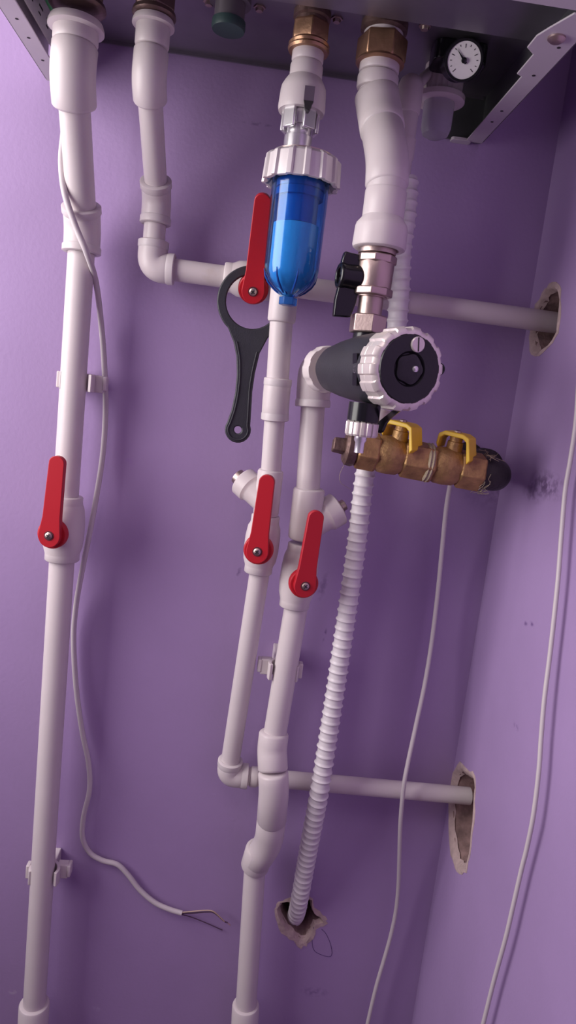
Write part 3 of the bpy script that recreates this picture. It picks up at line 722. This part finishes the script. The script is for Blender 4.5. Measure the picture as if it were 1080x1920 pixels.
# ------------------------------------------------------------------ wrench hanging on the valve stem
wd = .0615
def wp(px, py): return P(px, py, wd)
wc_ = wp(473, 566); ro = 66*((wc_-CP).dot(fw))/F; ri = 49*((wc_-CP).dot(fw))/F
X, Z_ = V((1, 0, 0)), V((0, 0, 1))
hand = [wp(*q) for q in ((426, 616), (438, 642), (443, 668), (444, 700), (441, 735), (434, 768), (426, 792))]
hc2 = wp(446, 806); hr2 = 24.5*((hc2-CP).dot(fw))/F
outer = []
a_s = math.atan2(hand[0].z-wc_.z, hand[0].x-wc_.x); rgt = [wp(*q) for q in ((470, 798), (471, 770), (473, 735), (478, 700), (487, 662), (502, 634), (520, 618))]
a_e = math.atan2(rgt[-1].z-wc_.z, rgt[-1].x-wc_.x)
for i in range(41):
    a = a_e + ((a_s+2*PI)-a_e)*i/40 if a_s < a_e else a_e+(a_s-a_e)*i/40
    outer.append(wc_ + X*math.cos(a)*ro + Z_*math.sin(a)*ro)
outer += hand[1:-1]
a0_ = math.atan2(hand[-1].z-hc2.z, hand[-1].x-hc2.x) % (2*PI); a1_ = math.atan2(rgt[0].z-hc2.z, rgt[0].x-hc2.x) % (2*PI)
a1_ = a1_ if a1_ > a0_ else a1_+2*PI
for i in range(15): a = a0_+(a1_-a0_)*i/14; outer.append(hc2+X*math.cos(a)*hr2+Z_*math.sin(a)*hr2)
outer += rgt[1:-1]
TW = thing('filter_wrench', 'black plastic ring wrench hanging from the red-levered valve behind the blue filter', 'wrench', hc2)
bm = B(); prism(bm, [outer, circ(wc_, X, Z_, ri, 48), circ(hc2, X, Z_, 7*((hc2-CP).dot(fw))/F, 20)], (0, .0040, 0)); obj('body', bm, 'blackm', TW, .0012)
def inset(pts, k):
    n = len(pts); out = []
    for i, p in enumerate(pts):
        t_ = (pts[(i+1) % n]-pts[i-1]).normalized(); nn = V((-t_.z, 0, t_.x)); out.append(p+nn*k)
    return out
ri_pts = inset([p+V((0, -.0004, 0)) for p in outer], .0030)
bm = B(); sweep(bm, catmull(ri_pts[41:-1], 2), .0007, 8); obj('raised_edge', bm, 'blackm', TW)

# ------------------------------------------------------------------ corrugated drain hose
TH = thing('corrugated_hose', 'white corrugated drain hose running down behind the brass valves into the hole', 'hose', P(557, 1705, 0))
hp = [P(752, 470, .075), P(748, 560, .070), P(738, 660, .068), P(715, 760, .066), P(686, 880, .066), P(666, 1040, .062), P(634, 1260, .060), P(606, 1440, .062), P(597, 1495, .060), P(577, 1600, .035), P(559, 1700, .004), P(551, 1722, -.03)]
hp = [V((hp[0].x-.002, -.070, BZ-.105)), V((hp[0].x, -.074, (BZ-.105+hp[0].z)/2))] + hp
hq = catmull(hp, 24)
# resample by length, corrugate
Ls = [0]
for a, b in zip(hq, hq[1:]): Ls.append(Ls[-1]+(b-a).length)
step = .0011; N = int(Ls[-1]/step); pts = []; j = 0
for i in range(N):
    s = i*step
    while Ls[j+1] < s: j += 1
    pts.append(hq[j].lerp(hq[j+1], (s-Ls[j])/(Ls[j+1]-Ls[j])))
pitch = .0094
rad = [.0091 + .0016*math.exp(-(((i*step/pitch) % 1 - .5)/.13)**2) for i in range(N)]
bm = B(); sweep(bm, pts, rad, 28); obj('hose', bm, 'hose', TH, smooth=60)
# white pipe above, from the trap
q = V((P(767, 190, .075).x, -.075, BZ))
bm = B(); e_z = P(765, 215, .075).z; e2 = P(762, 262, .075).z; e3 = BZ-.022
lathe(bm, V((q.x, q.y, e3)), (0, 0, -1), [(0, .006), (.003, .0095), (.008, .0112), (e3-e_z-.002, .0112), (e3-e_z, .0104), (e3-e_z, .0100), (e3-e2, .0098), (e3-e2, .0108), (e3-e2+.016, .0108), (e3-e2+.018, .0098), (e3-e2+.03, .0098)], 36)
obj('inlet_spigot', bm, 'pp', TH)
bm = B(); sweep(bm, [V((q.x, q.y, e3-.012)), V((q.x+.02, -.058, BZ-.008)), tc_+V((0, 0, -.006))], .005, 16); obj('trap_branch', bm, 'pp', TH)

# ------------------------------------------------------------------ gas line: two brass valves, plug, steel elbow
gd = .098
g0, g1 = P(640, 836, gd), P(945, 895, gd); GA = (g1-g0).normalized()
def gp(px, py=860): return (P(px, 836+(px-640)*.2, gd)-g0).dot(GA)
gy_ = V((0, -1, 0)); gu = gy_.cross(GA).normalized()
if gu.z < 0: gu = -gu
def gl(parent, name, prof, m, n=36, ph=0, bevel=0, mod=None, smooth=34):
    bm = B(); lathe(bm, g0+GA*prof[0][0], GA, [(t-prof[0][0], r) for t, r in prof], n, ph, mod); return obj(name, bm, m, parent, bevel, smooth)
PL = thing('pipe_plug', 'dark square-headed plug screwed into the left end of the brass valves', 'plug', g0+GA*gp(640))
gl(PL, 'square_head', [(gp(624), .0085), (gp(650), .0095)], 'iron', 4, .5, .0012)
gl(PL, 'flange', [(gp(646), .0135), (gp(651), .0165), (gp(662), .0172), (gp(667), .0160), (gp(668), .013)], 'iron', 40, mod=lambda i, n: 1+.01*math.cos(i*1.7))
gl(PL, 'thread_seal', [(gp(664), .0135), (gp(668), .0140), (gp(670), .0132), (gp(672), .0142), (gp(674), .0134), (gp(676), .0140), (gp(680), .0132)], 'hemp', 36)
def gas_valve(label, a, b, c, d, stem, hdl_dir, group='x'):
    t = thing('gas_valve', label, 'valve', g0+GA*gp((b+c)/2))
    gl(t, 'body', [(gp(a)+.004, .0145), (gp(b), .0160), (gp(b)+.003, .0175), (gp((b+c)/2), .0180), (gp(c)-.003, .0172), (gp(c), .0155), (gp(d)-.004, .0145)], 'brass', 48, smooth=50)
    gl(t, 'hex_end', [(gp(a), .0165), (gp(a)+.0015, .0188), (gp(b)-.002, .0188), (gp(b), .0168)], 'brass', 6, .25, .0008)
    gl(t, 'hex_end', [(gp(c), .0168), (gp(c)+.0015, .0188), (gp(d)-.0015, .0188), (gp(d), .0165)], 'brass', 6, .25, .0008)
    s0 = g0+GA*gp(stem); u = V((.06, -.08, 1)).normalized()
    bm = B(); lathe(bm, s0+u*.012, u, [(0, .0078), (.012, .0072), (.0125, .006), (.018, .006)], 24); obj('stem', bm, 'brass', t)
    # yellow butterfly: curved flat bar with two bent wings
    hx = V(hdl_dir).normalized(); hx = (hx-u*hx.dot(u)).normalized(); hy = u.cross(hx); o_ = s0+u*.0275
    bm = B()
    prof = [(-.0150, -.007), (-.0145, .0020), (-.009, .0055), (.009, .0055), (.0150, .0030), (.0205, -.0165)]
    T_ = .0040; up = [o_+hx*p+u*q for p, q in prof]; dn_ = [o_+hx*p*(1 if abs(p) < .01 else .86)+u*(q-T_) for p, q in prof]
    prism(bm, [[p-hy*.0105 for p in up+dn_[::-1]]], hy*.0210)
    h = obj('butterfly_handle', bm, 'yellow', t, .0008)
    bm = B(); lathe(bm, o_+u*.004, u, [(0, .0036), (.003, .0034), (.0035, .002)], 6); obj('handle_nut', bm, 'nickel', h, .0003)
    return t, o_, u, hx, hy, h
t1, o1, u1, *_ = gas_valve('brass gas valve with a yellow butterfly handle, partly under the black filter', 668, 708, 752, 806, 742, (.72, -.62, 0))
t2, o2, u2, hx2, hy2, h2 = gas_valve('brass gas valve with a yellow butterfly handle, nearest the dark steel elbow', 800, 812, 856, 902, 843, (.78, -.55, 0))
gl(t2, 'hemp_seal', [(gp(794), .0172), (gp(797), .0186), (gp(800), .0176), (gp(803), .0188), (gp(806), .0172)], 'hemp', 36)
# printed square on the second handle
bm = B(); box(bm, o2+u2*.0052, (.009, .008, .0004), Matrix((hx2, hy2, u2)).transposed()); ms = obj('moulded_square', bm, mat('ochre_mark', (.33, .19, .05), .6), h2)
# steel elbow into the wall
E_ = g0+GA*gp(925); SP = thing('steel_pipe', 'black steel elbow wrapped in hemp, running from the brass valves into the back wall', 'pipe', V((E_.x, 0, E_.z)))
bm = B(); sweep(bm, fillet([g0+GA*gp(890), E_+GA*.004, V((E_.x+.004, -.045, E_.z+.004))], .020, 10), .0152, 32)
lathe(bm, V((E_.x+.004, -.062, E_.z+.004)), (0, 1, 0), [(0, .0165), (.001, .0188), (.012, .0188), (.013, .0165)], 32)
obj('elbow', bm, 'pitch', SP, smooth=50)
bm = B(); lathe(bm, V((E_.x+.004, -.05, E_.z+.004)), (0, 1, 0), [(0, .0130), (.06, .0130)], 32); obj('pipe', bm, 'pitch', SP)
bm = B(); lathe(bm, V((E_.x+.004, -.003, E_.z+.004)), (0, 1, 0), [(0, .017), (.001, .020), (.003, .021), (.006, .021)], 32); obj('wall_rosette', bm, 'pitch', SP)
rnd = random.Random(3)
bm = B()
for k in range(26):
    a = rnd.uniform(0, 2*PI); t0 = gp(905)+rnd.uniform(-.004, .006); pts = []
    c_ = g0+GA*t0; q = []
    for i in range(6):
        aa = a+i*.28; rr = .0172+.0008*rnd.random()+(.004*rnd.random() if i > 3 else 0)
        q.append(c_+GA*(i*.0012*rnd.uniform(-1, 1.4))+gu*math.cos(aa)*rr+gy_*math.sin(aa)*rr)
    sweep(bm, catmull(q, 3), .0002, 5)
tag(obj('hemp_fibres', bm, 'hemp', SP), kind='stuff')
bm = B(); gl0 = [P(636, 866, .095), P(637, 890, .095), P(639, 905, .094), P(650, 913, .090), P(658, 918, .088)]
hpo = g0+GA*gp(652)-gu*.0165
sweep(bm, catmull([hpo]+gl0[1:], 6), .00018, 6); obj('loose_fibre', bm, 'hemp', PL)

# ------------------------------------------------------------------ cables
def FLR(p): return [V((p.x-.004*k, p.y, p.z-.06*k)) for k in range(1, 8)] + [V((p.x-.03, p.y, .18)), V((p.x-.03, p.y-.005, .08)), V((p.x-.032, p.y-.02, .012)), V((p.x-.035, p.y-.06, .003))]
def cable(name, label, pts, r, m='cable'):
    o_ = thing(name, label, 'cable', pts[-1])
    bm = B(); sweep(bm, catmull(pts, 8), r, 14); obj('sheath', bm, m, o_, smooth=60); return o_
Lp = [(150, 90, .055), (128, 190, .055), (118, 262, .058), (115, 310, .062), (122, 365, .066), (142, 425, .064), (163, 475, .058), (180, 530, .030), (190, 610, .012), (196, 690, .010), (198, 770, .008), (193, 850, .008), (181, 930, .012), (166, 1010, .014), (152, 1080, .014), (142, 1140, .010), (138, 1200, .008), (143, 1290, .007), (154, 1370, .007), (166, 1430, .008), (168, 1480, .008), (157, 1530, .008), (155, 1570, .008), (168, 1598, .007), (192, 1613, .007), (220, 1621, .007), (240, 1640, .007), (262, 1668, .007), (290, 1692, .008), (318, 1705, .009), (341, 1712, .010)]
CL = cable('electric_cable', 'white cable snaking beside the far left pipe, its stripped end bare on the wall', [P(*q) for q in Lp], .0029)
for nm, m_, pts, r in (('beige_core', 'wire', [(338, 1711, .010), (360, 1709, .012), (385, 1707, .013), (400, 1709, .014), (415, 1722, .013), (421, 1728, .012)], .0007),
                       ('dark_core', 'wiredk', [(338, 1713, .010), (360, 1712, .010), (388, 1710, .012), (402, 1712, .013), (420, 1727, .011), (427, 1730, .011)], .0008),
                       ('dark_core', 'wiredk', [(338, 1714, .009), (360, 1720, .006), (390, 1732, .004), (417, 1744, .003)], .0006)):
    bm = B(); sweep(bm, catmull([P(*q) for q in pts], 6), r, 10); obj(nm, bm, m_, CL)
bm = B(); sweep(bm, [P(425, 1729, .011), P(432, 1735, .011)], .0005, 8); obj('bare_tip', bm, 'copper', CL)
Mp = [(850, 880, .055), (843, 915, .052), (836, 960, .045), (828, 1040, .035), (821, 1110, .03), (810, 1200, .03), (797, 1280, .035), (780, 1360, .042), (765, 1430, .05), (757, 1475, .052), (751, 1540, .045), (749, 1600, .035), (747, 1660, .025), (742, 1710, .02), (732, 1757, .018), (720, 1800, .018), (705, 1852, .018), (688, 1925, .018), (670, 2010, .018)]
cable('electric_cable', 'thin pale cable dropping from behind the brass gas valves', [P(*q) for q in Mp]+FLR(P(*Mp[-1])), .0024)
def SC(px, py, e): return S(px, py, e)
Rp = [(1086, 700, .010), (1080, 790, .010), (1070, 860, .010), (1060, 920, .010), (1053, 1000, .010), (1047, 1080, .010), (1040, 1150, .010), (1031, 1230, .010), (1021, 1310, .011), (1015, 1380, .011), (1010, 1450, .011), (1000, 1530, .011), (988, 1590, .010), (978, 1630, .010), (962, 1700, .010), (948, 1760, .010), (926, 1840, .010), (906, 1920, .010), (888, 1990, .010)]
cable('electric_cable', 'white cable hanging down the side wall near the right edge', [SC(*q) for q in Rp]+FLR(SC(*Rp[-1])), .0020)

# ------------------------------------------------------------------ pipe clips
def clip(label, c, r, kind):
    c = V(c); t = thing('pipe_clip', label, 'pipe clip', (c.x, 0, c.z)); d = -c.y
    bm = B(); box(bm, (c.x, -(d-r-.001)/2, c.z), (r*1.5, max(.004, d-r-.001), .018)); obj('base', bm, 'pp', t, .001)
    n = 18; lo, hi = math.radians(-205), math.radians(25)
    for s in (-1, 1):
        bm = B(); po, pi_ = [], []
        for i in range(n+1):
            a = PI/2*1.0 - s*(math.radians(118)*i/n)   # starts at the wall side, opens to the room
            po.append(V((math.cos(a)*(r+.0042), math.sin(a)*(r+.0042), 0))); pi_.append(V((math.cos(a)*(r+.0006), math.sin(a)*(r+.0006), 0)))
        prism(bm, [[c+p-V((0, 0, .0085)) for p in po+pi_[::-1]]], (0, 0, .017)); obj('arm', bm, 'pp', t, .0006)
    lug = -1 if kind == 'right' else 1
    sx = 1 if kind in ('right', 'both') else -1
    bm = B(); x0 = c.x+sx*(r+.0075)
    box(bm, (x0-sx*.002, -(d-.011), c.z), (.012, .010, .017)); box(bm, (x0+sx*.005, -(d-.011), c.z+.001), (.004, .012, .014))
    obj('locking_tab', bm, 'pp', t, .0012)
    bm = B(); box(bm, (c.x-sx*(r+.006), -(d-.006), c.z+.0005), (.0045, .010, .016)); obj('hook', bm, 'pp', t, .001)
    return t
clip('white clip on the far left pipe, above its red lever', P(145, 716, d1), r25, 'right')
clip('white clip on the far left pipe near the bottom left corner', P(83, 1640, d1), r25, 'right')
clip('white clip on the pipe between the right-hand red lever and the corrugated hose', P(531, 1258, .056), .0122, 'left')

# ------------------------------------------------------------------ loose outline scratch on wall by the hose hole
bm = B(); sc_ = [P(*q) for q in ((588, 1738), (585, 1760), (588, 1780), (600, 1789), (620, 1793), (621, 1775), (612, 1752), (603, 1742))]
sweep(bm, catmull([p+V((0, -.0002, 0)) for p in sc_], 4), .0003, 6); obj('paint_crack', bm, mat('dark_crack_line', (.10, .05, .18), .8), wb)  # thin dark purple line tracing the scratch

# ------------------------------------------------------------------ light
def area(name, loc, rot, sx, sy, e, col):
    l = bpy.data.lights.new(name, 'AREA'); l.shape = 'RECTANGLE'; l.size = sx; l.size_y = sy; l.energy = e; l.color = col
    o = bpy.data.objects.new(name, l); COL.objects.link(o); o.location = loc; o.rotation_euler = rot; return o
area('window_daylight', (XL-.06, (WY0+WY1)/2, (WZ0+WZ1)/2), (0, -PI/2, 0), WZ1-WZ0-.1, WY1-WY0-.1, 13.5, (1.0, .95, .93))
area('added_ceiling_fill', (-.35, -1.2, ZT-.02), (0, 0, 0), .5, .5, 3.5, (1.0, .88, .86))  # unseen fill light added under the ceiling to lift the ambient
w = bpy.data.worlds.new('world'); bpy.context.scene.world = w; w.use_nodes = True
w.node_tree.nodes['Background'].inputs[0].default_value = (.8, .78, .85, 1); w.node_tree.nodes['Background'].inputs[1].default_value = .5
sc = bpy.context.scene
sc.view_settings.view_transform = 'Standard'; sc.view_settings.look = 'None'; sc.view_settings.gamma = 1
sc.view_settings.use_curve_mapping = False
sc.view_settings.exposure = 0.0
